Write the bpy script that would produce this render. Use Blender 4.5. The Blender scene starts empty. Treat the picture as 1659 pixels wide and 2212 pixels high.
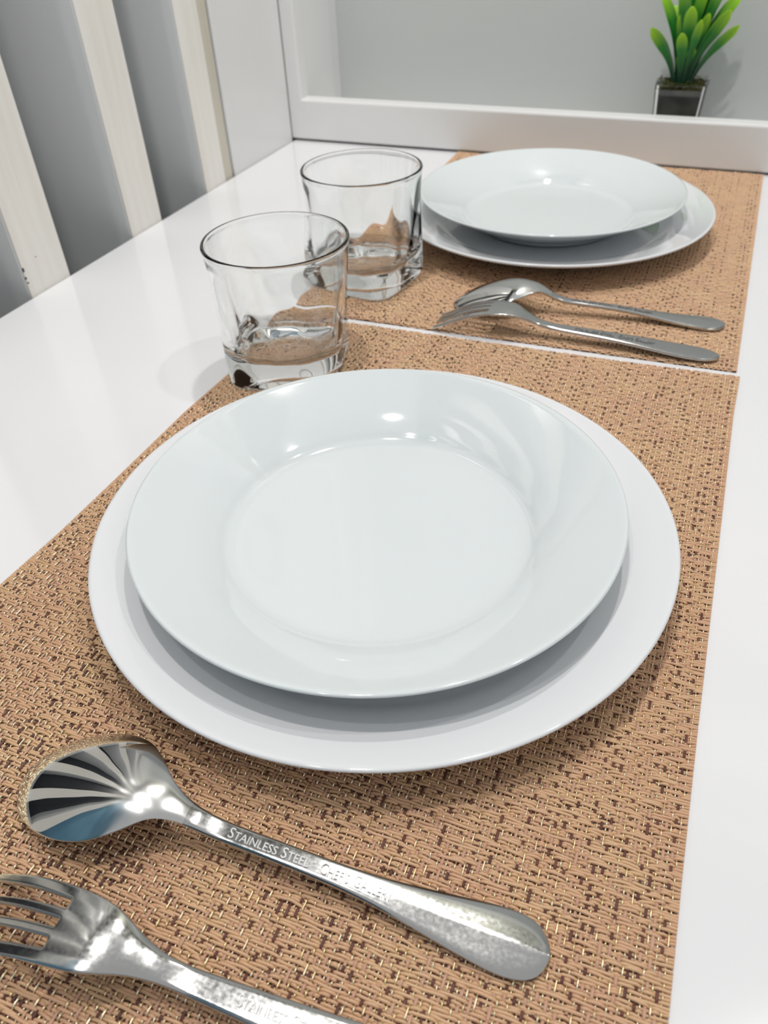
import bpy, bmesh, math, random
import numpy as np
from mathutils import Matrix, Vector

# ------------------------------------------------------------------ camera
sc = bpy.context.scene
COL = sc.collection
cd = bpy.data.cameras.new('camera'); cam = bpy.data.objects.new('camera', cd); COL.objects.link(cam)
R = Vector((0.92452059, 0.37897026, -0.04053671)); U = Vector((-0.21789962, 0.61282792, 0.75957995))
F = Vector((-0.31270024, 0.69341437, -0.6491495))
M = Matrix((R, U, -F)).transposed().to_4x4(); M.translation = Vector((0, 0, 0.24205))
cam.matrix_world = M
cd.sensor_fit = 'HORIZONTAL'; cd.sensor_width = 36.0; cd.lens = 36.0 * 1661.92 / 1659.0
cd.clip_start = 0.01; cd.clip_end = 50
cd.dof.use_dof = True; cd.dof.focus_distance = 0.30; cd.dof.aperture_fstop = 22.0
sc.camera = cam
# ------------------------------------------------------------------ world, exposure
sc.view_settings.view_transform = 'Standard'; sc.view_settings.look = 'None'
sc.view_settings.exposure = 0.0; sc.view_settings.gamma = 1.0; sc.view_settings.use_curve_mapping = False
w = bpy.data.worlds.new('world'); sc.world = w; w.use_nodes = True
w.node_tree.nodes['Background'].inputs[0].default_value = (0.97, 0.975, 0.98, 1)
w.node_tree.nodes['Background'].inputs[1].default_value = 0.57
c = sc.cycles
c.max_bounces = 12; c.transmission_bounces = 12; c.glossy_bounces = 5; c.diffuse_bounces = 4
c.caustics_reflective = True; c.caustics_refractive = True; c.blur_glossy = 0.5
c.sample_clamp_indirect = 6.0; c.use_denoising = True
# ------------------------------------------------------------------ lamps (ceiling spots)
LAMPS = [(-0.10, 0.78, 1.55, 6.0), (-0.215, 0.19, 1.25, 4.4), (0.50, 0.62, 1.60, 3.4), (-0.34, -0.22, 1.55, 2.4)]
def lamp_light(x, y, z, e):
    ld = bpy.data.lights.new('ceiling_bulb', 'SPOT'); ld.energy = e * 4.0; ld.shadow_soft_size = 0.028
    ld.spot_size = math.radians(120); ld.spot_blend = 0.6; ld.color = (1.0, 0.975, 0.94)
    o = bpy.data.objects.new('ceiling_bulb', ld); o.location = (x, y, z); COL.objects.link(o); return o

# ------------------------------------------------------------------ helpers
def tag(o, label=None, cat=None, group=None, kind=None):
    if label: o['label'] = label
    if cat: o['category'] = cat
    if group: o['group'] = group
    if kind: o['kind'] = kind
    return o
def empty(name, loc, rz=0.0):
    o = bpy.data.objects.new(name, None); COL.objects.link(o); o.empty_display_size = 0.02
    o.location = loc; o.rotation_euler = (0, 0, rz); return o
def link(name, me, mats, parent=None, smooth=True):
    o = bpy.data.objects.new(name, me); COL.objects.link(o)
    for m in (mats if isinstance(mats, (list, tuple)) else [mats]): me.materials.append(m)
    if smooth: me.polygons.foreach_set('use_smooth', [True] * len(me.polygons))
    if parent: o.parent = parent
    return o
def from_bm(name, bm, mats, parent=None, smooth=False):
    bmesh.ops.recalc_face_normals(bm, faces=bm.faces)
    me = bpy.data.meshes.new(name); bm.to_mesh(me); bm.free()
    return link(name, me, mats, parent, smooth)
def box(bm, x0, x1, y0, y1, z0, z1, bev=0.0, seg=2):
    vs = [bm.verts.new((x, y, z)) for x in (x0, x1) for y in (y0, y1) for z in (z0, z1)]
    q = [(0, 1, 3, 2), (4, 6, 7, 5), (0, 4, 5, 1), (2, 3, 7, 6), (0, 2, 6, 4), (1, 5, 7, 3)]
    fs = [bm.faces.new([vs[i] for i in f]) for f in q]
    if bev > 0:
        es = list({e for f in fs for e in f.edges})
        bmesh.ops.bevel(bm, geom=es, offset=bev, segments=seg, affect='EDGES', profile=0.5)
def box_obj(name, dims, mat, parent=None, bev=0.0, seg=2):
    bm = bmesh.new(); box(bm, *dims, bev, seg); return from_bm(name, bm, mat, parent)
def np_mesh(name, V, Q, midx=None):
    me = bpy.data.meshes.new(name)
    V = np.ascontiguousarray(V, dtype=np.float32); Q = np.ascontiguousarray(Q, dtype=np.int32)
    me.vertices.add(len(V)); me.vertices.foreach_set('co', V.ravel())
    me.loops.add(Q.size); me.loops.foreach_set('vertex_index', Q.ravel())
    me.polygons.add(len(Q)); me.polygons.foreach_set('loop_start', np.arange(0, Q.size, 4, dtype=np.int32))
    me.polygons.foreach_set('loop_total', np.full(len(Q), 4, dtype=np.int32))
    if midx is not None: me.polygons.foreach_set('material_index', midx.astype(np.int32))
    me.update(calc_edges=True); me.validate(); return me
def lathe(bm, prof, seg=128):
    rings = []
    for r, z in prof:
        if r < 1e-6: rings.append([bm.verts.new((0, 0, z))])
        else: rings.append([bm.verts.new((r * math.cos(2 * math.pi * i / seg), r * math.sin(2 * math.pi * i / seg), z)) for i in range(seg)])
    for a, b in zip(rings, rings[1:]):
        for i in range(seg):
            j = (i + 1) % seg
            if len(a) == 1 and len(b) == 1: continue
            if len(a) == 1: bm.faces.new((a[0], b[j], b[i]))
            elif len(b) == 1: bm.faces.new((a[i], a[j], b[0]))
            else: bm.faces.new((a[i], a[j], b[j], b[i]))
def spline(pts, n):
    """smooth curve through 2-D points (Catmull-Rom)."""
    P = [np.array(p, float) for p in pts]; P = [2 * P[0] - P[1]] + P + [2 * P[-1] - P[-2]]
    out = []
    for i in range(1, len(P) - 2):
        for k in range(n):
            t = k / n; a, b, c_, d = P[i - 1:i + 3]
            out.append(0.5 * ((2 * b) + (-a + c_) * t + (2 * a - 5 * b + 4 * c_ - d) * t * t + (-a + 3 * b - 3 * c_ + d) * t ** 3))
    out.append(P[-2]); return [tuple(p) for p in out]
def cs(x, xs, ys):
    """monotone-ish smooth interpolation"""
    xs = list(xs); ys = list(ys)
    if x <= xs[0]: return ys[0]
    if x >= xs[-1]: return ys[-1]
    i = max(k for k in range(len(xs) - 1) if xs[k] <= x)
    def sl(k):
        if k == 0: return (ys[1] - ys[0]) / (xs[1] - xs[0])
        if k == len(xs) - 1: return (ys[-1] - ys[-2]) / (xs[-1] - xs[-2])
        a = (ys[k] - ys[k - 1]) / (xs[k] - xs[k - 1]); b = (ys[k + 1] - ys[k]) / (xs[k + 1] - xs[k])
        return 0 if a * b <= 0 else 2 * a * b / (a + b)
    h = xs[i + 1] - xs[i]; t = (x - xs[i]) / h
    return ((2 * t**3 - 3 * t**2 + 1) * ys[i] + (t**3 - 2 * t**2 + t) * h * sl(i) + (-2 * t**3 + 3 * t**2) * ys[i + 1] + (t**3 - t**2) * h * sl(i + 1))
def copy_tree(o, parent=None):
    n = o.copy(); COL.objects.link(n); n.parent = parent
    for ch in list(o.children): copy_tree(ch, n)
    return n

# ------------------------------------------------------------------ materials
def principled(name, col, rough=0.5, metal=0.0, **kw):
    m = bpy.data.materials.new(name); m.use_nodes = True
    b = m.node_tree.nodes['Principled BSDF']
    b.inputs['Base Color'].default_value = (*col, 1); b.inputs['Roughness'].default_value = rough
    b.inputs['Metallic'].default_value = metal
    for k, v in kw.items(): b.inputs[k.replace('_', ' ')].default_value = v
    return m
def nd(m, t, **kw):
    n = m.node_tree.nodes.new(t)
    for k, v in kw.items(): setattr(n, k, v)
    return n
def lk(m, a, b): m.node_tree.links.new(a, b)
def coords(m, scale=(1, 1, 1), kind='Object'):
    tc = nd(m, 'ShaderNodeTexCoord'); mp = nd(m, 'ShaderNodeMapping'); mp.inputs['Scale'].default_value = scale
    lk(m, tc.outputs[kind], mp.inputs['Vector']); return mp.outputs['Vector']
def vary(m, c1, c2, scale, vscale=(1, 1, 1), detail=3, lo=0.35, hi=0.65):
    n = nd(m, 'ShaderNodeTexNoise'); n.inputs['Scale'].default_value = scale; n.inputs['Detail'].default_value = detail
    lk(m, coords(m, vscale), n.inputs['Vector'])
    r = nd(m, 'ShaderNodeValToRGB'); r.color_ramp.elements[0].position = lo; r.color_ramp.elements[1].position = hi
    r.color_ramp.elements[0].color = (*c1, 1); r.color_ramp.elements[1].color = (*c2, 1)
    lk(m, n.outputs['Fac'], r.inputs['Fac']); lk(m, r.outputs['Color'], m.node_tree.nodes['Principled BSDF'].inputs['Base Color'])
    return n
def bump(m, noise, strength, dist):
    b = nd(m, 'ShaderNodeBump'); b.inputs['Strength'].default_value = strength; b.inputs['Distance'].default_value = dist
    lk(m, noise.outputs['Fac'], b.inputs['Height']); lk(m, b.outputs['Normal'], m.node_tree.nodes['Principled BSDF'].inputs['Normal'])

M_table = principled('white_lacquer', (0.80, 0.80, 0.82), 0.13, 0, Coat_Weight=0.3, Coat_Roughness=0.05)
_n = vary(M_table, (0.79, 0.79, 0.81), (0.815, 0.815, 0.83), 6)
M_frame = principled('white_painted_wood', (0.78, 0.78, 0.775), 0.22)
vary(M_frame, (0.77, 0.77, 0.765), (0.79, 0.79, 0.785), 9)
M_recess = principled('recess_back_paint', (0.60, 0.62, 0.61), 0.5)
vary(M_recess, (0.585, 0.605, 0.59), (0.615, 0.63, 0.625), 5)
M_cream = principled('cream_slat_front', (0.86, 0.83, 0.77), 0.35)
_n = vary(M_cream, (0.80, 0.76, 0.68), (0.88, 0.86, 0.81), 3, (30, 30, 1.6), 5, 0.30, 0.60); bump(M_cream, _n, 0.15, 0.0006)
M_side = principled('grey_slat_side', (0.80, 0.81, 0.815), 0.4)
vary(M_side, (0.785, 0.80, 0.805), (0.81, 0.82, 0.825), 2, (8, 8, 1))
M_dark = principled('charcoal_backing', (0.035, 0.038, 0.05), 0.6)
M_beige = principled('beige_edge_strip', (0.60, 0.56, 0.46), 0.45)
vary(M_beige, (0.56, 0.52, 0.42), (0.63, 0.59, 0.50), 3, (20, 20, 1.5))
M_wall = principled('room_wall_paint', (0.20, 0.21, 0.13), 0.7)
vary(M_wall, (0.18, 0.19, 0.11), (0.22, 0.23, 0.15), 4)
M_blue = principled('blue_clothes_standin', (0.16, 0.34, 0.48), 0.7)  # stands in for blue clothes at the camera, mirrored in the near spoon
vary(M_blue, (0.13, 0.29, 0.42), (0.20, 0.40, 0.54), 2)
M_floor = principled('floor_tiles', (0.28, 0.27, 0.26), 0.4)
_b = nd(M_floor, 'ShaderNodeTexBrick'); _b.offset = 0; _b.inputs['Scale'].default_value = 1.0
_b.inputs['Brick Width'].default_value = 0.6; _b.inputs['Row Height'].default_value = 0.6; _b.inputs['Mortar Size'].default_value = 0.006
_b.inputs['Color1'].default_value = (0.28, 0.27, 0.26, 1); _b.inputs['Color2'].default_value = (0.31, 0.30, 0.29, 1); _b.inputs['Mortar'].default_value = (0.12, 0.12, 0.12, 1)
lk(M_floor, coords(M_floor), _b.inputs['Vector']); lk(M_floor, _b.outputs['Color'], M_floor.node_tree.nodes['Principled BSDF'].inputs['Base Color'])
M_plate = principled('white_opal_glass', (0.695, 0.74, 0.75), 0.06, 0, Coat_Weight=0.5, Coat_Roughness=0.03, IOR=1.5)
vary(M_plate, (0.69, 0.735, 0.745), (0.70, 0.745, 0.755), 8)
M_plate2 = principled('white_dinner_plate_glass', (0.75, 0.76, 0.78), 0.06, 0, Coat_Weight=0.5, Coat_Roughness=0.03, IOR=1.5)
vary(M_plate2, (0.745, 0.757, 0.777), (0.76, 0.768, 0.787), 8)
M_glass = bpy.data.materials.new('clear_glass'); M_glass.use_nodes = True
_g = M_glass.node_tree.nodes['Principled BSDF']; _g.inputs['Transmission Weight'].default_value = 1.0
_g.inputs['Roughness'].default_value = 0.0; _g.inputs['IOR'].default_value = 1.5; _g.inputs['Base Color'].default_value = (0.985, 0.995, 0.99, 1)
def steel(name, rough, r2, sc_, worn=False):
    m = principled(name, (0.62, 0.62, 0.605), rough, 1.0)
    n = nd(m, 'ShaderNodeTexNoise'); n.inputs['Scale'].default_value = sc_; n.inputs['Detail'].default_value = 6
    lk(m, coords(m, (1, 1, 1)), n.inputs['Vector'])
    mr = nd(m, 'ShaderNodeMapRange'); mr.inputs['From Min'].default_value = 0.35; mr.inputs['From Max'].default_value = 0.7
    mr.inputs['To Min'].default_value = rough; mr.inputs['To Max'].default_value = r2
    lk(m, n.outputs['Fac'], mr.inputs['Value']); rg = mr.outputs['Result']
    if worn:   # the bowl is polished, the neck is scratched
        tc = nd(m, 'ShaderNodeTexCoord'); sx = nd(m, 'ShaderNodeSeparateXYZ'); lk(m, tc.outputs['Object'], sx.inputs[0])
        m2 = nd(m, 'ShaderNodeMapRange'); m2.inputs['From Min'].default_value = 0.041; m2.inputs['From Max'].default_value = 0.048
        m2.inputs['To Min'].default_value = 0.0; m2.inputs['To Max'].default_value = 0.14; lk(m, sx.outputs['X'], m2.inputs['Value'])
        ad = nd(m, 'ShaderNodeMath'); lk(m, rg, ad.inputs[0]); lk(m, m2.outputs['Result'], ad.inputs[1]); rg = ad.outputs[0]
    lk(m, rg, m.node_tree.nodes['Principled BSDF'].inputs['Roughness'])
    bump(m, n, 0.04, 0.000004)
    return m
M_mirror = steel('polished_steel', 0.02, 0.04, 90, True)
M_mirror.node_tree.nodes['Bump'].inputs['Strength'].default_value = 0.0
M_steel = steel('worn_steel', 0.12, 0.18, 900)
M_steel.node_tree.nodes['Principled BSDF'].inputs['Base Color'].default_value = (0.50, 0.50, 0.49, 1)
M_letter = steel('raised_letter_steel', 0.46, 0.52, 900)
M_letter.node_tree.nodes['Principled BSDF'].inputs['Base Color'].default_value = (0.40, 0.40, 0.40, 1)
def thread(name, c1, c2, rough, metal=0.0, scale=40, spec=0.4):
    m = principled(name, c1, rough, metal); m.node_tree.nodes['Principled BSDF'].inputs['Specular IOR Level'].default_value = spec
    vary(m, c1, c2, scale, (1, 1, 1), 4, 0.38, 0.62); return m
M_weft = thread('tan_vinyl_weft', (0.60, 0.365, 0.225), (0.63, 0.41, 0.24), 0.42, 0, 45)
M_tan = thread('pink_tan_vinyl_warp', (0.52, 0.30, 0.21), (0.54, 0.33, 0.23), 0.45)
M_brown = thread('maroon_brown_warp', (0.085, 0.028, 0.024), (0.14, 0.048, 0.036), 0.42)
M_gold = thread('gold_foil_thread', (0.98, 0.84, 0.48), (1.0, 0.95, 0.75), 0.27, 1.0, 300)
M_under = principled('mat_backing', (0.10, 0.045, 0.03), 0.8)
vary(M_under, (0.09, 0.04, 0.025), (0.13, 0.06, 0.04), 200)
M_soil = principled('dark_soil', (0.03, 0.03, 0.022), 0.9)
_n = vary(M_soil, (0.010, 0.010, 0.007), (0.09, 0.085, 0.06), 60, (1, 1, 1), 6, 0.4, 0.75); bump(M_soil, _n, 0.8, 0.002)
M_moss = principled('brown_green_moss', (0.05, 0.05, 0.015), 0.9)
vary(M_moss, (0.03, 0.022, 0.008), (0.10, 0.11, 0.02), 300)
M_leaf = principled('green_leaf', (0.1, 0.35, 0.02), 0.38)
_uv = nd(M_leaf, 'ShaderNodeUVMap'); _sx = nd(M_leaf, 'ShaderNodeSeparateXYZ'); lk(M_leaf, _uv.outputs[0], _sx.inputs[0])
_cr = nd(M_leaf, 'ShaderNodeValToRGB'); e = _cr.color_ramp.elements
e[0].position = 0.20; e[0].color = (0.004, 0.045, 0.016, 1); e[1].position = 0.97; e[1].color = (0.33, 0.62, 0.015, 1)
x_ = e.new(0.66); x_.color = (0.018, 0.20, 0.018, 1)
lk(M_leaf, _sx.outputs['X'], _cr.inputs['Fac']); lk(M_leaf, _cr.outputs['Color'], M_leaf.node_tree.nodes['Principled BSDF'].inputs['Base Color'])
M_lamp_trim = principled('lamp_trim', (0.7, 0.7, 0.7), 0.3, 1.0)

# ------------------------------------------------------------------ room
def struct(name, dims, mat, bev=0):
    return tag(box_obj(name, dims, mat, None, bev), kind='structure')
struct('floor', (-0.62, 2.6, -2.2, 1.1, -0.80, -0.75), M_floor)
struct('wall_back', (-0.62, 2.6, 0.945, 1.05, -0.75, 2.3), M_wall)
struct('wall_left', (-0.62, -0.555, -0.13, 0.945, -0.75, 2.3), M_dark)
struct('wall_left', (-0.62, -0.555, -2.2, -0.1305, -0.75, 2.3), M_blue)  # unseen blue piece added where the camera person stands, for the spoon's reflection
struct('wall_front', (-0.62, 2.6, -2.3, -2.2, -0.75, 1.3), M_blue)  # out of view, made blue so the spoon mirrors the camera person's clothes
# slats on the left wall : cream front, grey sides
def slat(y0, y1, label, group=None, extra=None):
    t = empty('wall_slat', (-0.46, (y0 + y1) / 2, -0.745)); tag(t, label, 'slat', group)
    h = (y1 - y0) / 2
    box_obj('board', (-0.094, -0.0022, -h, h, 0, 1.95), M_side, t, 0.0008, 1)
    f1 = h if extra is None else extra - (y0 + y1) / 2
    box_obj('front_strip', (-0.0022, 0.0, -h, f1, 0, 1.95), M_cream, t, 0.0008, 2)
    if extra is not None: tag(box_obj('edge_strip', (-0.0022, -0.0007, f1 + 0.0006, h, 0, 1.95), M_beige, t), 'narrow beige strip')
slat(0.3995, 0.4426, 'cream wooden wall slat, nearest to the camera, with a chipped left edge')
slat(0.5244, 0.5675, 'cream wooden wall slat, middle of the three beside the table')
slat(0.6437, 0.6928, 'cream wooden wall slat with beige edge strip, next to the white side panel', None, 0.6785)
for k in range(1, 5):
    yc = 0.421 - 0.122 * k
    slat(yc - 0.0215, yc + 0.0215, 'cream wooden wall slat left of the frame, seen mirrored in the near spoon', 'slats left of the frame')
_c = [o for o in COL.objects if o.name.startswith('wall_slat')][0]
for cy, cz, h_ in ((-0.0209, 0.7645, 0.0030), (-0.0212, 0.7590, 0.0016), (-0.0207, 0.7555, 0.0012), (-0.0060, 0.7700, 0.0005)):
    box_obj('paint_chip', (-0.0006, 0.00008, cy - 0.0006, cy + 0.0007, cz, cz + h_), M_dark, _c)
# white side panel + shelf frame
t = empty('side_panel', (-0.46, 0.7605, -0.745)); tag(t, 'tall white side panel between the slats and the shelf frame', 'panel')
box_obj('board', (-0.094, 0, -0.0635, 0.0632, 0, 1.95), M_frame, t, 0.0015, 3)
t = empty('shelf_unit', (-0.10, 0.885, 0)); tag(t, 'white wall shelf unit with recessed back standing at the far table edge', 'shelf')
def fb(name, d, mat, bev=0.0016, lab=None):
    o = box_obj(name, (d[0] + 0.10, d[1] + 0.10, d[2] - 0.885, d[3] - 0.885, d[4], d[5]), mat, t, bev, 3)
    if lab: tag(o, lab)
    return o
bm = bmesh.new()
def rect_ring(y, o):
    x0, x1, z0, z1 = -0.4615 + o, 0.90 - o, 0.0021 + o, 1.10 - o
    a0, a1, c0, c1 = -0.4443 - o, 0.8825 + o, 0.0425 - o, 1.06 + o
    out = [bm.verts.new((x + 0.10, y - 0.885, z)) for x, z in ((x0, z0), (x1, z0), (x1, z1), (x0, z1))]
    inn = [bm.verts.new((x + 0.10, y - 0.885, z)) for x, z in ((a0, c0), (a1, c0), (a1, c1), (a0, c1))]
    return out, inn
lv = [rect_ring(0.8245, 0.0020), rect_ring(0.8251, 0.0006), rect_ring(0.8265, 0.0), rect_ring(0.8415, 0.0)]
for (o0, i0), (o1, i1) in zip(lv, lv[1:]):
    for k in range(4):
        j = (k + 1) % 4
        bm.faces.new((o0[k], o0[j], o1[j], o1[k])); bm.faces.new((i0[k], i1[k], i1[j], i0[j]))
for (o0, i0) in (lv[0], lv[-1]):
    for k in range(4):
        j = (k + 1) % 4; bm.faces.new((o0[k], o0[j], i0[j], i0[k]))
fr_ = from_bm('face_frame', bm, M_frame, t, True)
fr_.data.polygons.foreach_set('use_smooth', [False] * len(fr_.data.polygons))
fb('rabbet_strip', (-0.4570, -0.4482, 0.9142, 0.9358, 0.008, 1.09), M_frame, 0.0004)
fb('side_board', (-0.4615, -0.4460, 0.8418, 0.914, 0.008, 1.09), M_frame, 0.0008)
fb('side_board', (0.884, 0.90, 0.8418, 0.914, 0.008, 1.09), M_frame, 0.0008)
fb('shelf_floor', (-0.4458, 0.8838, 0.8418, 0.9358, 0.0021, 0.0065), M_frame, 0.0005)
fb('back_panel', (-0.4560, 0.8960, 0.9360, 0.9440, 0.0021, 1.09), M_recess, 0.0, 'grey recessed back panel')
# table
t = empty('dining_table', (0.20, 0.0, -0.75)); tag(t, 'glossy white table pushed into the corner against slats and shelf', 'table')
box_obj('table_top', (-0.6592, 0.70, -0.75, 0.944, 0.718, 0.75), M_table, t, 0.0012, 3)
for sx in (-0.60, 0.64):
    for sy in (-0.69, 0.60):
        box_obj('leg', (sx - 0.03, sx + 0.03, sy - 0.03, sy + 0.03, 0.0, 0.7178), M_table, t, 0.003)
# lamps in the room above
for x, y, z, e_ in LAMPS:
    lt = empty('ceiling_spotlight', (x, y, z)); tag(lt, 'small round ceiling spotlight above the table, seen as a highlight', 'light', 'spotlights above the table')
    bm = bmesh.new(); lathe(bm, [(0.034, -0.01), (0.040, -0.01), (0.040, 0.07), (0.0, 0.08)], 32); from_bm('lamp_housing', bm, M_lamp_trim, lt, True)
    bm = bmesh.new(); lathe(bm, [(0.004, 0.08), (0.004, 0.75)], 12); from_bm('stem', bm, M_lamp_trim, lt, True)
    lamp_light(x, y, z, e_)

# ------------------------------------------------------------------ placemats
def weave(name, left, right, yfar, ynear, seed, nwarp=212, wp=0.00107):
    """left/right: x of the side edges as a function of y; yfar/ynear: y of the end edges as a function of u."""
    rs = np.random.RandomState(seed)
    L = (yfar(0.5) - ynear(0.5)); nweft = int(L / wp)
    # over[i,j] : warp i lies above weft j
    over = np.zeros((nwarp, nweft), bool)
    for i in range(nwarp):
        j = -rs.randint(0, 4)
        while j < nweft:
            if i % 2 == 0: a = rs.choice([1, 2, 3, 4], p=[.45, .35, .15, .05]); b = rs.choice([1, 2, 3], p=[.25, .45, .30])
            else: a = rs.choice([1, 2, 3, 4], p=[.38, .40, .16, .06]); b = rs.choice([1, 2, 3, 4, 5], p=[.12, .28, .28, .20, .12])
            over[i, max(j, 0):max(j + a, 0)] = True; j += a + b
    over[:1] = False; over[-1:] = False
    def xy(u, v):  # u 0..1 left->right, v 0..1 near->far
        yn, yf = ynear(u), yfar(u); y = yn + (yf - yn) * v
        return left(y) + (right(y) - left(y)) * u, y
    V = []; Q = []; MI = []; base = 0
    # weft threads
    ns = 2 * nwarp - 1
    ui = (np.arange(ns) * 0.5 + 0.5) / nwarp; ui[0] = 0; ui[-1] = 1
    zc = np.zeros((nweft, ns)); o = over.T
    zc[:, ::2] = np.where(o, 0.00010, 0.00095)
    zc[:, 1::2] = 0.5 * (zc[:, :-1:2] + zc[:, 2::2])
    # neighbours of the same state stay on level, plus slow lateral drift (bunching)
    dr = rs.randn(nweft + 6, ns + 24)
    k = np.hanning(15); k /= k.sum()
    dr = np.apply_along_axis(lambda r_: np.convolve(r_, k, 'same'), 1, dr)[3:-3, 12:-12]
    dr = dr / dr.std() * 0.16
    vj = (np.arange(nweft)[:, None] + 0.5 + dr) / nweft
    sect = [(-0.55, -0.00030), (-0.42, 0.00014), (0.0, 0.00036), (0.42, 0.00014), (0.55, -0.00030)]
    m = len(sect); hv = wp / L
    P = np.zeros((nweft, ns, m, 3))
    Uu = np.broadcast_to(ui[None, :], vj.shape)
    yn = ynear(Uu); yf = yfar(Uu)
    for q, (a, dz) in enumerate(sect):
        y = yn + (yf - yn) * (vj + a * hv * 0.86); lx = left(y); rx = right(y)
        P[:, :, q, 0] = lx + (rx - lx) * Uu; P[:, :, q, 1] = y; P[:, :, q, 2] = zc + dz + 0.00040
    V.append(P.reshape(-1, 3))
    idx = np.arange(nweft * ns * m).reshape(nweft, ns, m)
    q4 = np.stack([idx[:, :-1, :-1], idx[:, 1:, :-1], idx[:, 1:, 1:], idx[:, :-1, 1:]], -1).reshape(-1, 4)
    Q.append(q4); MI.append(np.zeros(len(q4), int)); base += nweft * ns * m
    # warp threads
    nt = 2 * nweft - 1
    vi = (np.arange(nt) * 0.5 + 0.5) / nweft
    typ = np.where(np.arange(nwarp) % 2 == 0, 1, np.where(rs.rand(nwarp) < 0.60, 2, 3))
    wid = np.choose(typ, [0, 0.36, 0.64, 0.66])
    zw = np.zeros((nwarp, nt)); zw[:, ::2] = np.where(over, 0.00100, 0.0001); zw[:, 1::2] = 0.5 * (zw[:, :-1:2] + zw[:, 2::2])
    # a brown thread swaps to tan in places: type per run
    Pw = np.zeros((nwarp, nt, 4, 3)); du = 1.0 / nwarp
    jit = rs.randn(nwarp, nt + 20); jit = np.apply_along_axis(lambda r_: np.convolve(r_, np.hanning(9) / 4, 'same'), 1, jit)[:, 10:-10] * 0.05
    for q, (a, dz) in enumerate([(-0.5, -0.00012), (-0.22, 0.00012), (0.22, 0.00012), (0.5, -0.00012)]):
        u = ((np.arange(nwarp)[:, None] + 0.5) + a * wid[:, None] + jit) * du
        u = np.clip(np.broadcast_to(u, (nwarp, nt)), 0.0005, 0.9995)
        yn = ynear(u); yf = yfar(u); y = yn + (yf - yn) * vi[None, :]
        lx = left(y); rx = right(y)
        Pw[:, :, q, 0] = lx + (rx - lx) * u; Pw[:, :, q, 1] = y
        Pw[:, :, q, 2] = zw + dz * np.where(typ == 1, 1.4, 1.0)[:, None] + np.where(typ == 1, 0.00034, 0.00014)[:, None] + 0.0004
    V.append(Pw.reshape(-1, 3))
    idx = base + np.arange(nwarp * nt * 4).reshape(nwarp, nt, 4)
    q4 = np.stack([idx[:, :-1, :-1], idx[:, :-1, 1:], idx[:, 1:, 1:], idx[:, 1:, :-1]], -1)
    seg_t = rs.rand(nwarp, nt // 6 + 2).repeat(6, axis=1)[:, :nt - 1]
    tt = np.where((typ[:, None] == 2) & (seg_t < 0.30), 3, typ[:, None])
    MI.append(np.broadcast_to(tt[:, :, None], q4.shape[:3]).reshape(-1)); Q.append(q4.reshape(-1, 4)); base += nwarp * nt * 4
    # backing sheet (thin slab)
    nb = 40; B = []
    for z in (0.0001, 0.00035):
        for v in np.linspace(0, 1, nb):
            for u in (0.001, 0.999):
                x, y = xy(u, v); B.append((x, y, z))
    V.append(np.array(B)); b = base; f = []
    for i in range(nb - 1):
        a0 = b + 2 * i; a1 = b + 2 * nb + 2 * i
        f += [(a0, a0 + 2, a0 + 3, a0 + 1), (a1, a1 + 1, a1 + 3, a1 + 2), (a0, a1, a1 + 2, a0 + 2), (a0 + 1, a0 + 3, a1 + 3, a1 + 1)]
    Q.append(np.array(f)); MI.append(np.full(len(f), 4))
    me = np_mesh(name, np.concatenate(V), np.concatenate(Q), np.concatenate(MI))
    return link(name, me, [M_weft, M_gold, M_brown, M_tan, M_under])
ip = np.interp
near = weave('placemat', lambda y: ip(y, [0, .1526, .1908, .2344, .3014, .3467, .44], [-.2590, -.2588, -.2572, -.2576, -.2588, -.2570, -.2570]),
             lambda y: ip(y, [-.01, .088, .1288, .1805, .3973, .44], [.0362, .0358, .0350, .0345, .0336, .0346]),
             lambda u: ip(u, [0, .15, .43, .73, 1], [.4320, .4334, .4349, .4368, .4403]), lambda u: -0.010 + 0.006 * u, 3)
tag(near, 'tan woven placemat with gold threads under the near plate and near cutlery', 'placemat', 'woven placemats on the table')
far = weave('placemat', lambda y: ip(y, [.43, .8235], [-.2560, -.2636]), lambda y: ip(y, [.44, .8235], [.0325, .0342]),
            lambda u: 0.8238 + 0 * u, lambda u: ip(u, [0, .15, .43, .73, 1], [.4388, .4400, .4415, .4437, .4459]), 11)
tag(far, 'tan woven placemat against the shelf under the far plate and far cutlery', 'placemat', 'woven placemats on the table')
ZM = 0.00185  # top of the mats

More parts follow.
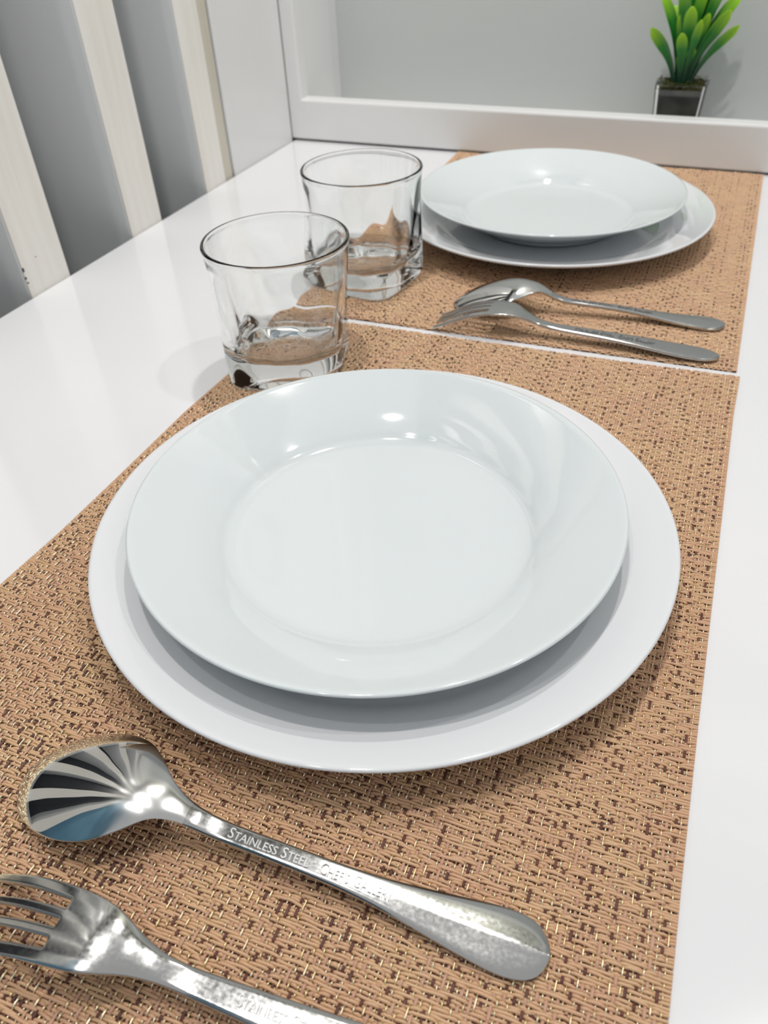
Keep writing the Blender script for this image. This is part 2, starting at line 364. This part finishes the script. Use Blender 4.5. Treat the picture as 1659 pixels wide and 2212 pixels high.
# ------------------------------------------------------------------ plates and soup plates
def make_plate():
    t = empty('dinner_plate', (0, 0, 0))
    outer = spline([(0.0, 0.0030), (0.070, 0.0028), (0.076, 0.0002), (0.0795, 0.0004), (0.090, 0.0052), (0.108, 0.0115), (0.1205, 0.0168), (0.1246, 0.0190)], 5)
    rim = [(0.12500, 0.0197), (0.1249, 0.0204), (0.1241, 0.0208)]
    inner = spline([(0.1230, 0.0206), (0.112, 0.0172), (0.098, 0.0124), (0.0905, 0.0085), (0.0855, 0.0068), (0.078, 0.0062), (0.0, 0.0058)], 6)
    bm = bmesh.new(); lathe(bm, outer + rim + inner, 160); o = from_bm('plate_body', bm, M_plate2, t, True)
    return t
def make_soup():
    t = empty('soup_plate', (0, 0, 0))
    outer = spline([(0.0, 0.0024), (0.052, 0.0024), (0.0555, 0.0001), (0.0580, 0.0001), (0.0645, 0.0050), (0.0745, 0.0105), (0.0900, 0.0190), (0.1000, 0.0248), (0.1040, 0.0270)], 5)
    rim = [(0.10455, 0.0276), (0.1044, 0.0283), (0.1036, 0.0286)]
    inner = spline([(0.1026, 0.0283), (0.092, 0.0228), (0.080, 0.0163), (0.0715, 0.0108), (0.0660, 0.0070), (0.058, 0.0056), (0.035, 0.0050), (0.0, 0.0048)], 6)
    prof = [(r_, z_ * 0.925) for r_, z_ in outer + rim + inner]
    bm = bmesh.new(); lathe(bm, prof, 160); from_bm('bowl_body', bm, M_plate, t, True)
    return t
# a plate and a soup plate are each one piece: keep them as single meshes
def single(t, name, loc):
    o = t.children[0]; o.parent = None; bpy.data.objects.remove(t); o.name = name; o.location = loc; return o
p0 = single(make_plate(), 'dinner_plate', (-0.1064, 0.2332, ZM)); tag(p0, 'wide white dinner plate near the camera holding the near soup plate', 'plate', 'white dinner plates')
s0 = single(make_soup(), 'soup_plate', (-0.1078, 0.2313, ZM + 0.0070)); tag(s0, 'deep white soup plate stacked on the near dinner plate', 'plate', 'white soup plates')
p1 = p0.copy(); COL.objects.link(p1); p1.location = (-0.1235, 0.6364, ZM); tag(p1, 'white dinner plate at the back, under the far soup plate', 'plate', 'white dinner plates')
s1 = s0.copy(); COL.objects.link(s1); s1.location = (-0.1261, 0.6364, ZM + 0.0070); tag(s1, 'deep white soup plate stacked on the far dinner plate', 'plate', 'white soup plates')

# ------------------------------------------------------------------ tumblers
def tumbler():
    N = 128
    def ring(bm, z, half, n, flute=0.0, lumps=0.0):
        vs = []
        for i in range(N):
            a = 2 * math.pi * i / N; ca, sa = abs(math.cos(a)), abs(math.sin(a))
            r = half / ((ca ** n + sa ** n) ** (1 / n)) + flute * math.cos(12 * a) + lumps * math.cos(20 * a + 1)
            vs.append(bm.verts.new((r * math.cos(a), r * math.sin(a), z)))
        return vs
    bm = bmesh.new()
    OZ = [0.0, 0.006, 0.014, 0.024, 0.036, 0.048, 0.060, 0.069, 0.0797]; OH = [0.0340, 0.0344, 0.0349, 0.0356, 0.0366, 0.0380, 0.0395, 0.0406, 0.0418]
    ON = [5.4, 5.2, 4.7, 4.0, 3.2, 2.6, 2.2, 2.05, 2.0]
    oh = lambda z: cs(z, OZ, OH); on = lambda z: cs(z, OZ, ON)
    outer = [(0.0012, 0.0290, 4.6, 0), (0.0002, 0.0316, 5.0, 0), (0.0006, 0.0330, 5.2, 0), (0.0022, 0.0339, 5.4, 0)]
    outer += [(z, oh(z), on(z), 0) for z in (0.006, 0.014, 0.024, 0.036, 0.048, 0.060, 0.069, 0.0760)]
    outer += [(0.0784, 0.0419, 2.0, 0), (0.0794, 0.04155, 2.0, 0), (0.0798, 0.0408, 2.0, 0), (0.0794, 0.0400, 2.0, 0), (0.0784, 0.0396, 2.0, 0)]
    outer += [(z, oh(z) - tk, max(on(z) * 0.96, 2.0), fl) for z, tk, fl in ((0.076, 0.0020, 0), (0.066, 0.0021, 0.00005), (0.054, 0.0023, 0.0001), (0.042, 0.0025, 0.00018), (0.031, 0.0029, 0.00025), (0.024, 0.0036, 0.0003))]
    outer += [(0.0195, 0.0304, 3.2, 0.0003), (0.0168, 0.0282, 2.8, 0.0004), (0.0154, 0.0255, 2.5, 0.0004), (0.0148, 0.019, 2.2, 0.0003), (0.0149, 0.012, 2.0, 0.0001), (0.0151, 0.005, 2.0, 0)]
    # densify with catmull-rom
    pts = spline(outer, 3); rings = [ring(bm, q[0], q[1], q[2], q[3]) for q in pts]
    for a, b in zip(rings, rings[1:]):
        for i in range(N): bm.faces.new((a[i], a[(i + 1) % N], b[(i + 1) % N], b[i]))
    bm.faces.new(list(reversed(rings[0]))); cv = bm.verts.new((0, 0, 0.0151))
    for i in range(N): bm.faces.new((rings[-1][i], rings[-1][(i + 1) % N], cv))
    return from_bm('glass_tumbler', bm, M_glass, None, True)
g0 = tumbler(); g0.location = (-0.2249, 0.3700, ZM); g0.rotation_euler = (0, 0, math.radians(17))
tag(g0, 'clear square-based glass tumbler closest to the camera, touching the near mat corner', 'glass', 'empty glass tumblers')
g1 = g0.copy(); COL.objects.link(g1); g1.location = (-0.2294, 0.5016, ZM); g1.rotation_euler = (0, 0, math.radians(-8))
tag(g1, 'clear square-based glass tumbler behind the other one, left of the far plates', 'glass', 'empty glass tumblers')

# ------------------------------------------------------------------ cutlery (lying face down: convex side up)
def shell(name, rows, mat, parent, thick, closed_ends=True, sub=1):
    """rows: list of lists of (s, w, z) top points; bottom is the same shifted down by thick. One closed mesh."""
    bm = bmesh.new(); T = [[bm.verts.new(p) for p in r] for r in rows]
    nrm = [[None] * len(r) for r in rows]
    Bm = []
    for i, r in enumerate(rows):
        br = []
        for j, p in enumerate(r):
            a = Vector(rows[max(i - 1, 0)][j]); b = Vector(rows[min(i + 1, len(rows) - 1)][j])
            c_ = Vector(r[max(j - 1, 0)]); d = Vector(r[min(j + 1, len(r) - 1)])
            n = (b - a).cross(d - c_)
            n = n.normalized() if n.length > 1e-12 else Vector((0, 0, 1))
            if n.z < 0: n = -n
            n = (n + Vector((0, 0, 0.35))).normalized()
            th = thick(p[0]) if callable(thick) else thick
            br.append(bm.verts.new(Vector(p) - n * th))
        Bm.append(br)
    nr, nc = len(rows), len(rows[0])
    for i in range(nr - 1):
        for j in range(nc - 1):
            bm.faces.new((T[i][j], T[i + 1][j], T[i + 1][j + 1], T[i][j + 1]))
            bm.faces.new((Bm[i][j], Bm[i][j + 1], Bm[i + 1][j + 1], Bm[i + 1][j]))
    for i in range(nr - 1):
        bm.faces.new((T[i][0], Bm[i][0], Bm[i + 1][0], T[i + 1][0])); bm.faces.new((T[i][-1], T[i + 1][-1], Bm[i + 1][-1], Bm[i][-1]))
    for j in range(nc - 1):
        bm.faces.new((T[0][j], T[0][j + 1], Bm[0][j + 1], Bm[0][j])); bm.faces.new((T[-1][j], Bm[-1][j], Bm[-1][j + 1], T[-1][j + 1]))
    o = from_bm(name, bm, mat, parent, True)
    if sub:
        md = o.modifiers.new('subsurf', 'SUBSURF'); md.levels = sub; md.render_levels = sub
    return o
# handle centre-line height and half width shared by spoon and fork
HZ = ([0.058, 0.064, 0.070, 0.078, 0.092, 0.110, 0.130, 0.150, 0.165, 0.178], [0.0178, 0.0150, 0.0118, 0.0098, 0.0090, 0.0078, 0.0058, 0.0040, 0.0034, 0.0028])
HW = ([0.058, 0.064, 0.070, 0.080, 0.110, 0.125, 0.140, 0.155, 0.166, 0.173, 0.1765, 0.178], [0.0062, 0.0042, 0.0033, 0.0031, 0.0033, 0.0040, 0.0058, 0.0080, 0.0091, 0.0078, 0.0046, 0.0012])
WF = [-1, -0.93, -0.78, -0.5, -0.18, 0, 0.18, 0.5, 0.78, 0.93, 1]
def handle_row(s, hz, hw, ridge, fr):
    row = []
    for f in fr:
        a = abs(f)
        # bevelled edges on the stem, soft dish with a centre ridge on the spatula end
        edge = -0.00075 if a > 0.97 else (-0.00035 if a > 0.9 else (-0.00006 if a > 0.7 else 0))
        k = min(max((s - 0.125) / 0.04, 0), 1)
        dish = -0.0011 * k * (a ** 2) * ridge + (0.00022 * k * ridge * max(0, 1 - a / 0.16))
        row.append((s, f * hw, hz + edge * (1 - 0.5 * k) + dish))
    return row
def split(o, cut, name_a, name_b, mat_a, mat_b, t):
    """bake the modifiers, then part the finished surface into head and handle."""
    dg = bpy.context.evaluated_depsgraph_get(); me = bpy.data.meshes.new_from_object(o.evaluated_get(dg)); bpy.data.objects.remove(o)
    res = []
    for nm, keep, mt in ((name_a, lambda x: x <= cut, mat_a), (name_b, lambda x: x > cut, mat_b)):
        bm = bmesh.new(); bm.from_mesh(me)
        bmesh.ops.delete(bm, geom=[f for f in bm.faces if not keep(f.calc_center_median().x)], context='FACES')
        m2 = bpy.data.meshes.new(nm); bm.to_mesh(m2); bm.free(); m2.materials.clear(); res.append(link(nm, m2, mt, t, True))
    return res
def lettering(parent, text, s0, length, size, hz, w0):
    cu = bpy.data.curves.new('t', 'FONT'); cu.body = text; cu.size = 1.0; cu.extrude = 0.0; cu.resolution_u = 3
    ob = bpy.data.objects.new('t', cu); COL.objects.link(ob)
    cu.small_caps_scale = 0.78
    for bf in cu.body_format: bf.use_small_caps = True
    dg = bpy.context.evaluated_depsgraph_get(); me = bpy.data.meshes.new_from_object(ob.evaluated_get(dg))
    bpy.data.objects.remove(ob)
    bm = bmesh.new(); bm.from_mesh(me)
    g = bmesh.ops.extrude_face_region(bm, geom=bm.faces[:]); up = [v for v in g['geom'] if isinstance(v, bmesh.types.BMVert)]
    ups = set(up); xs = [v.co.x for v in bm.verts]; x0, x1 = min(xs), max(xs)
    for v in bm.verts:
        s = s0 + (v.co.x - x0) / (x1 - x0) * length; wv = w0 + v.co.y * size
        v.co = Vector((s, wv, hz(s) + (0.00042 if v in ups else -0.0003)))
    o = from_bm('raised_lettering', bm, M_letter, parent, False)
    return o
def make_spoon():
    t = empty('tablespoon', (0, 0, 0))
    L = 0.058
    crest = lambda s: cs(s, [0, 0.003, 0.010, 0.020, 0.030, 0.038, 0.045, 0.051, 0.055, 0.058, 0.062], [0.0008, 0.0034, 0.0084, 0.0136, 0.0174, 0.0194, 0.0201, 0.0196, 0.0187, 0.0177, 0.0160])
    hwf = lambda s: cs(s, [0, 0.0007, 0.0025, 0.006, 0.012, 0.020, 0.030, 0.040, 0.048, 0.053, 0.057, 0.061, 0.066, 0.071], [0.0004, 0.0036, 0.0072, 0.0113, 0.0153, 0.0182, 0.0195, 0.0182, 0.0142, 0.0104, 0.0072, 0.0051, 0.0037, 0.0033])
    domeh = lambda s: cs(s, [0, 0.003, 0.008, 0.018, 0.028, 0.038, 0.047, 0.053, 0.058, 0.063], [0.0003, 0.0022, 0.0045, 0.0070, 0.0078, 0.0074, 0.0054, 0.0034, 0.0018, 0.0010])
    rimz = lambda s: max(crest(s) - domeh(s), 0.0004)
    rows = []
    K = 15; fr = [math.sin(math.pi / 2 * (2 * i / (K - 1) - 1)) for i in range(K)]
    ss = [L * (1 - math.cos(math.pi / 2 * i / 22)) for i in range(0, 23)]
    ss = [0.0, 0.0003, 0.0008, 0.0016, 0.0028, 0.0044, 0.0064, 0.0088, 0.0116, 0.0148, 0.0184, 0.0224, 0.0266, 0.031, 0.0355, 0.040, 0.0442, 0.048, 0.0512, 0.054, 0.0565, 0.059, 0.062, 0.0655, 0.069]
    for s in ss:
        hw = hwf(s); r0 = rimz(min(s, L)); c0 = crest(s) if s < 0.060 else cs(s, [0.058, 0.064, 0.070], [0.0178, 0.0150, 0.0118])
        b = min(max((s - 0.050) / 0.012, 0), 1); b = b * b * (3 - 2 * b)
        row = []
        for f in fr:
            dome = r0 + (c0 - r0) * (max(1 - f * f, 0) ** 0.95)
            flat = c0 - 0.0009 * f ** 4
            row.append((s, f * hw, dome * (1 - b) + flat * b))
        rows.append(row)
    rows = rows[:-1]
    rows += [handle_row(s, cs(s, *HZ), cs(s, *HW), 1.0, fr) for s in [0.0690, 0.073, 0.077, 0.082, 0.088, 0.094, 0.101, 0.108, 0.115, 0.122, 0.129, 0.136, 0.143, 0.150, 0.156, 0.161, 0.166, 0.170, 0.173, 0.1755, 0.1770, 0.1780]]
    o = shell('spoon', rows, M_mirror, t, lambda s: 0.0011 + 0.0007 * min(max((s - 0.05) / 0.015, 0), 1), sub=2)
    bowl, h = split(o, 0.0665, 'spoon_bowl', 'handle', M_mirror, M_steel, t)
    top = lambda s: cs(s, *HZ) + 0.00002
    lettering(h, 'Stainless Steel', 0.0800, 0.0265, 0.0046, top, -0.0016)
    lettering(h, "Chef's Gallery", 0.1100, 0.0225, 0.0048, top, -0.0017)
    return t
def make_fork():
    t = empty('dinner_fork', (0, 0, 0))
    cz = lambda s: cs(s, [0, 0.009, 0.018, 0.028, 0.038, 0.046, 0.052, 0.058, 0.064, 0.070], [0.0016, 0.0062, 0.0108, 0.0146, 0.0168, 0.0172, 0.0165, 0.0146, 0.0118, 0.0098])
    ow = lambda s: cs(s, [0, 0.006, 0.016, 0.026, 0.036, 0.043, 0.049, 0.054, 0.059, 0.064, 0.069, 0.074], [0.0116, 0.0120, 0.0119, 0.0114, 0.0108, 0.0103, 0.0094, 0.0078, 0.0058, 0.0044, 0.0036, 0.0034])
    # columns in fraction of half width : 4 tines + 3 slots, each tine has 3 columns, body shares them
    edges = [-1, -0.60, -0.43, -0.10, 0.10, 0.43, 0.60, 1]
    cols = [(-1, 0), (-0.92, 0), (-0.70, 0), (-0.62, 0), (-0.38, 1), (-0.30, 1), (-0.18, 1), (-0.10, 1), (0.10, 2), (0.18, 2), (0.30, 2), (0.38, 2), (0.62, 3), (0.70, 3), (0.92, 3), (1.0, 3)]
    S0 = 0.036
    bs = [S0, 0.0368, 0.0385, 0.041, 0.044, 0.047, 0.050, 0.053, 0.056, 0.059, 0.062, 0.0655, 0.069]
    th = 0.0016
    bm = bmesh.new()
    def zz(s, f):
        k = min(max((s - 0.045) / 0.02, 0), 1)
        return cz(s) - 0.0011 * (1 - k) * f * f - 0.0006 * k * f ** 4
    grid = {}
    def vert(key, s, f, hw):
        if key not in grid:
            z = zz(s, f)
            grid[key] = (bm.verts.new((s, f * hw, z)), bm.verts.new((s, f * hw * 0.97, z - th)))
        return grid[key]
    quads = []
    for i, s in enumerate(bs):
        for j, (f, _) in enumerate(cols): vert(('b', i, j), s, f, ow(s))
    for i in range(len(bs) - 1):
        for j in range(len(cols) - 1): quads.append((('b', i, j), ('b', i + 1, j), ('b', i + 1, j + 1), ('b', i, j + 1)))
    ts = [0.0, 0.0012, 0.004, 0.009, 0.014, 0.019, 0.024, 0.029, 0.033, 0.0352]
    for tn in range(4):
        js = [j for j, c_ in enumerate(cols) if c_[1] == tn]
        cen0 = sum(cols[j][0] for j in (js[0], js[-1])) / 2; half0 = (cols[js[-1]][0] - cols[js[0]][0]) / 2
        for i, s in enumerate(ts):
            k = cs(s, [0, 0.0012, 0.004, 0.012, 0.030, 0.0352], [0.30, 0.50, 0.62, 0.74, 0.95, 1.0]); hw = ow(s)
            for j in js:
                f = cen0 + (cols[j][0] - cen0) * k
                vert(('t', tn, i, j), s, f, hw)
        for i in range(len(ts) - 1):
            for a, b in zip(js, js[1:]): quads.append((('t', tn, i, a), ('t', tn, i + 1, a), ('t', tn, i + 1, b), ('t', tn, i, b)))
        for a, b in zip(js, js[1:]): quads.append((('t', tn, len(ts) - 1, a), ('b', 0, a), ('b', 0, b), ('t', tn, len(ts) - 1, b)))
    FZ = ([0.064, 0.069, 0.076, 0.090, 0.110, 0.130, 0.150, 0.165, 0.178], [0.0118, 0.0101, 0.0087, 0.0080, 0.0072, 0.0060, 0.0044, 0.0036, 0.0030])
    FW = ([0.064, 0.069, 0.075, 0.085, 0.110, 0.130, 0.150, 0.162, 0.170, 0.1755, 0.178], [0.0044, 0.0037, 0.0036, 0.0040, 0.0050, 0.0062, 0.0076, 0.0080, 0.0070, 0.0044, 0.0012])
    hs = [0.072, 0.076, 0.081, 0.087, 0.094, 0.101, 0.108, 0.115, 0.122, 0.129, 0.136, 0.143, 0.150, 0.156, 0.161, 0.166, 0.170, 0.173, 0.1755, 0.1770, 0.1780]
    fcol = [c_[0] for c_ in cols]; nb0 = len(bs)
    for i, s in enumerate(hs):
        for j, pt in enumerate(handle_row(s, cs(s, *FZ), cs(s, *FW), 0.4, fcol)):
            grid[('b', nb0 + i, j)] = (bm.verts.new(pt), bm.verts.new((pt[0], pt[1] * 0.97, pt[2] - th)))
    for i in range(nb0 - 1, nb0 + len(hs) - 1):
        for j in range(len(cols) - 1): quads.append((('b', i, j), ('b', i + 1, j), ('b', i + 1, j + 1), ('b', i, j + 1)))
    cnt = {}
    for q in quads:
        bm.faces.new([grid[k][0] for k in q]); bm.faces.new([grid[k][1] for k in reversed(q)])
        for a, b in zip(q, q[1:] + q[:1]): cnt.setdefault(frozenset((a, b)), []).append((a, b))
    for k, v in cnt.items():
        if len(v) == 1:
            a, b = v[0]; bm.faces.new((grid[b][0], grid[a][0], grid[a][1], grid[b][1]))
    o = from_bm('fork_head', bm, M_steel, t, True)
    md = o.modifiers.new('subsurf', 'SUBSURF'); md.levels = 2; md.render_levels = 2
    head, h = split(o, 0.0655, 'fork_head', 'handle', M_steel, M_steel, t)
    top = lambda s: cs(s, *FZ) + 0.00002
    lettering(h, 'Stainless Steel', 0.091, 0.024, 0.0046, top, -0.0016)
    lettering(h, "Chef's Gallery", 0.118, 0.022, 0.0048, top, -0.0017)
    return t
def place(t, x, y, deg, label, cat, group):
    t.location = (x, y, ZM + 0.0002); t.rotation_euler = (0, 0, math.radians(deg)); tag(t, label, cat, group)
sp = make_spoon(); sp2 = copy_tree(sp); sp.scale = (1.032, 1.045, 1.0)
place(sp, -0.1805, 0.0838, 2.34, 'steel tablespoon lying face down beside the near plate, mirroring the slats', 'spoon', 'steel tablespoons')
place(sp2, -0.1549, 0.4805, 6.24, 'steel tablespoon lying face down behind the far fork', 'spoon', 'steel tablespoons')
fk = make_fork(); place(fk, -0.1630, 0.0418, 4.0, 'steel fork face down, closest to the camera, tines cut off by the frame', 'fork', 'steel dinner forks')
fk2 = copy_tree(fk); place(fk2, -0.1564, 0.4507, 1.41, 'steel fork lying face down beside the gap between the mats', 'fork', 'steel dinner forks')

# ------------------------------------------------------------------ potted plant
t = empty('potted_plant', (-0.0565, 0.893, 0.0067)); tag(t, 'small green artificial plant in a square glass pot inside the shelf', 'plant')
bm = bmesh.new()
def sqring(bm, half, z, n=4, rc=0.12):
    vs = []
    for cx, cy, a0 in ((1, 1, 0), (-1, 1, 90), (-1, -1, 180), (1, -1, 270)):
        for k in range(4):
            a = math.radians(a0 + 30 * k); r = half * rc
            vs.append(bm.verts.new((cx * (half - r) + r * math.cos(a), cy * (half - r) + r * math.sin(a), z)))
    return vs
rings = [sqring(bm, h, z) for h, z in ((0.0195, 0.0), (0.0205, 0.001), (0.0240, 0.0545), (0.0238, 0.0552), (0.0222, 0.0552), (0.0220, 0.0545), (0.0188, 0.0055), (0.0180, 0.005))]
for a, b in zip(rings, rings[1:]):
    for i in range(16): bm.faces.new((a[i], a[(i + 1) % 16], b[(i + 1) % 16], b[i]))
bm.faces.new(rings[0]); bm.faces.new(rings[-1]); from_bm('glass_pot', bm, M_glass, t, False)
bm = bmesh.new(); rings = [sqring(bm, h, z) for h, z in ((0.0160, 0.0056), (0.0178, 0.0062), (0.0203, 0.047), (0.0195, 0.050))]
for a, b in zip(rings, rings[1:]):
    for i in range(16): bm.faces.new((a[i], a[(i + 1) % 16], b[(i + 1) % 16], b[i]))
bm.faces.new(rings[0]); bm.faces.new(rings[-1]); from_bm('soil', bm, M_soil, t, False)
# moss: curly fibres
rnd = random.Random(5)
def tube(bm, pts, r, n=5):
    rs_ = []
    for i, p in enumerate(pts):
        p = Vector(p); d = (Vector(pts[min(i + 1, len(pts) - 1)]) - Vector(pts[max(i - 1, 0)])).normalized()
        a = d.orthogonal().normalized(); b = d.cross(a)
        rs_.append([bm.verts.new(p + (a * math.cos(2 * math.pi * k / n) + b * math.sin(2 * math.pi * k / n)) * r) for k in range(n)])
    for a, b in zip(rs_, rs_[1:]):
        for k in range(n): bm.faces.new((a[k], a[(k + 1) % n], b[(k + 1) % n], b[k]))
bm = bmesh.new()
for q in range(260):
    x, y = rnd.uniform(-0.0195, 0.0195), rnd.uniform(-0.0195, 0.0195); z = 0.0505 + rnd.uniform(0, 0.004)
    a = rnd.uniform(0, 6.28); rr_ = rnd.uniform(0.0015, 0.004); tl = rnd.uniform(-0.9, 0.9)
    tube(bm, [(x + rr_ * math.cos(a + k * 0.7), y + rr_ * math.sin(a + k * 0.7), z + rr_ * tl * math.sin(k * 0.7)) for k in range(7)], 0.00035, 4)
for x, y, rr_ in ((0.013, -0.012, 0.0042), (-0.021, -0.014, 0.003), (0.006, -0.016, 0.0022), (-0.014, -0.018, 0.0022)):
    tube(bm, [(x + rr_ * math.cos(k * 0.55), y, 0.054 + rr_ * 0.9 + rr_ * math.sin(k * 0.55)) for k in range(11)], 0.0003, 5)
m_ = from_bm('moss', bm, M_moss, t, True); tag(m_, kind='stuff')
# leaves
def leaf(bm, uvl, base, tip, width, lift, rnd):
    base = Vector(base); tip = Vector(tip); ax = (tip - base); n = 12; side0 = Vector((-ax.y, ax.x, 0)); 
    out = Vector((ax.x, ax.y, 0)); out = out.normalized() if out.length > 1e-5 else Vector((0, -1, 0))
    side = out.cross(Vector((0, 0, 1))).normalized(); rows = []
    for i in range(n + 1):
        s = i / n
        # stem goes up first, then arches outward
        p = base + Vector((ax.x, ax.y, 0)) * (s ** 1.55) + Vector((0, 0, ax.z * (s * (1 + lift) - lift * s * s)))
        wd = width * (0.42 + 0.1 * s if s < 0.25 else cs(s, [0.25, 0.5, 0.72, 0.9, 0.97, 1.0], [0.445, 0.70, 1.0, 0.90, 0.62, 0.22]))
        rows.append((p, wd, s))
    V0 = []
    for k, (p, wd, s) in enumerate(rows):
        a = rows[max(k - 1, 0)][0]; b = rows[min(k + 1, n)][0]; d = (b - a).normalized(); n1 = side.cross(d).normalized(); n1 = (n1 if n1.y < 0 else -n1)
        nn = (n1 * 0.55 + Vector((0.15, -1, 0.3)) * 0.8).normalized(); sd = d.cross(nn).normalized(); nn = sd.cross(d).normalized()
        V0.append([(bm.verts.new(p + sd * wd * f + nn * (abs(f) ** 1.5) * wd * 0.45 * sg), s) for f, sg in ((-1, 1), (-0.5, 1), (0, 1), (0.5, 1), (1, 1))])
    for a, b in zip(V0, V0[1:]):
        for k in range(4):
            f = bm.faces.new((a[k][0], a[k + 1][0], b[k + 1][0], b[k][0]))
            for lp, sv in zip(f.loops, (a[k][1], a[k + 1][1], b[k + 1][1], b[k][1])): lp[uvl].uv = (sv, 0.5)
bm = bmesh.new(); uvl = bm.loops.layers.uv.new('UVMap')
tips = [(-0.037, -0.012, 0.101, .0055), (-0.008, -0.016, 0.098, .0052), (-0.0035, -0.012, 0.1185, .0060), (-0.034, -0.002, 0.1275, .0048), (0.040, -0.006, 0.1035, .0050),
        (0.030, -0.010, 0.1160, .0062), (0.007, -0.018, 0.1090, .0040), (0.037, 0.004, 0.1260, .0058), (-0.017, 0.004, 0.1310, .0050), (0.006, 0.0, 0.1340, .0055),
        (0.017, 0.006, 0.1390, .0060), (-0.006, 0.014, 0.1250, .0055), (0.015, 0.016, 0.1200, .0055), (-0.022, 0.018, 0.1150, .0050), (0.026, 0.020, 0.1080, .0050),
        (0.012, -0.010, 0.1130, .0050), (-0.012, -0.004, 0.1120, .0050), (0.0, 0.024, 0.105, .005), (-0.014, -0.010, 0.140, .0052), (0.022, -0.004, 0.142, .0055),
        (0.002, 0.008, 0.150, .0055), (-0.010, 0.006, 0.152, .005), (0.012, 0.004, 0.155, .005), (0.004, -0.010, 0.086, .0045), (-0.006, -0.008, 0.080, .0045)]
for tx, ty, tz, wd in tips:
    b0 = (tx * 0.16 + rnd.uniform(-0.002, 0.002) - 0.0012, ty * 0.2 - 0.003, 0.049)
    leaf(bm, uvl, b0, (tx, ty, tz), wd * 1.08, 0.25, rnd)
o = from_bm('foliage', bm, M_leaf, t, True)
md = o.modifiers.new('solid', 'SOLIDIFY'); md.thickness = 0.0006
md = o.modifiers.new('sub', 'SUBSURF'); md.levels = 1; md.render_levels = 1
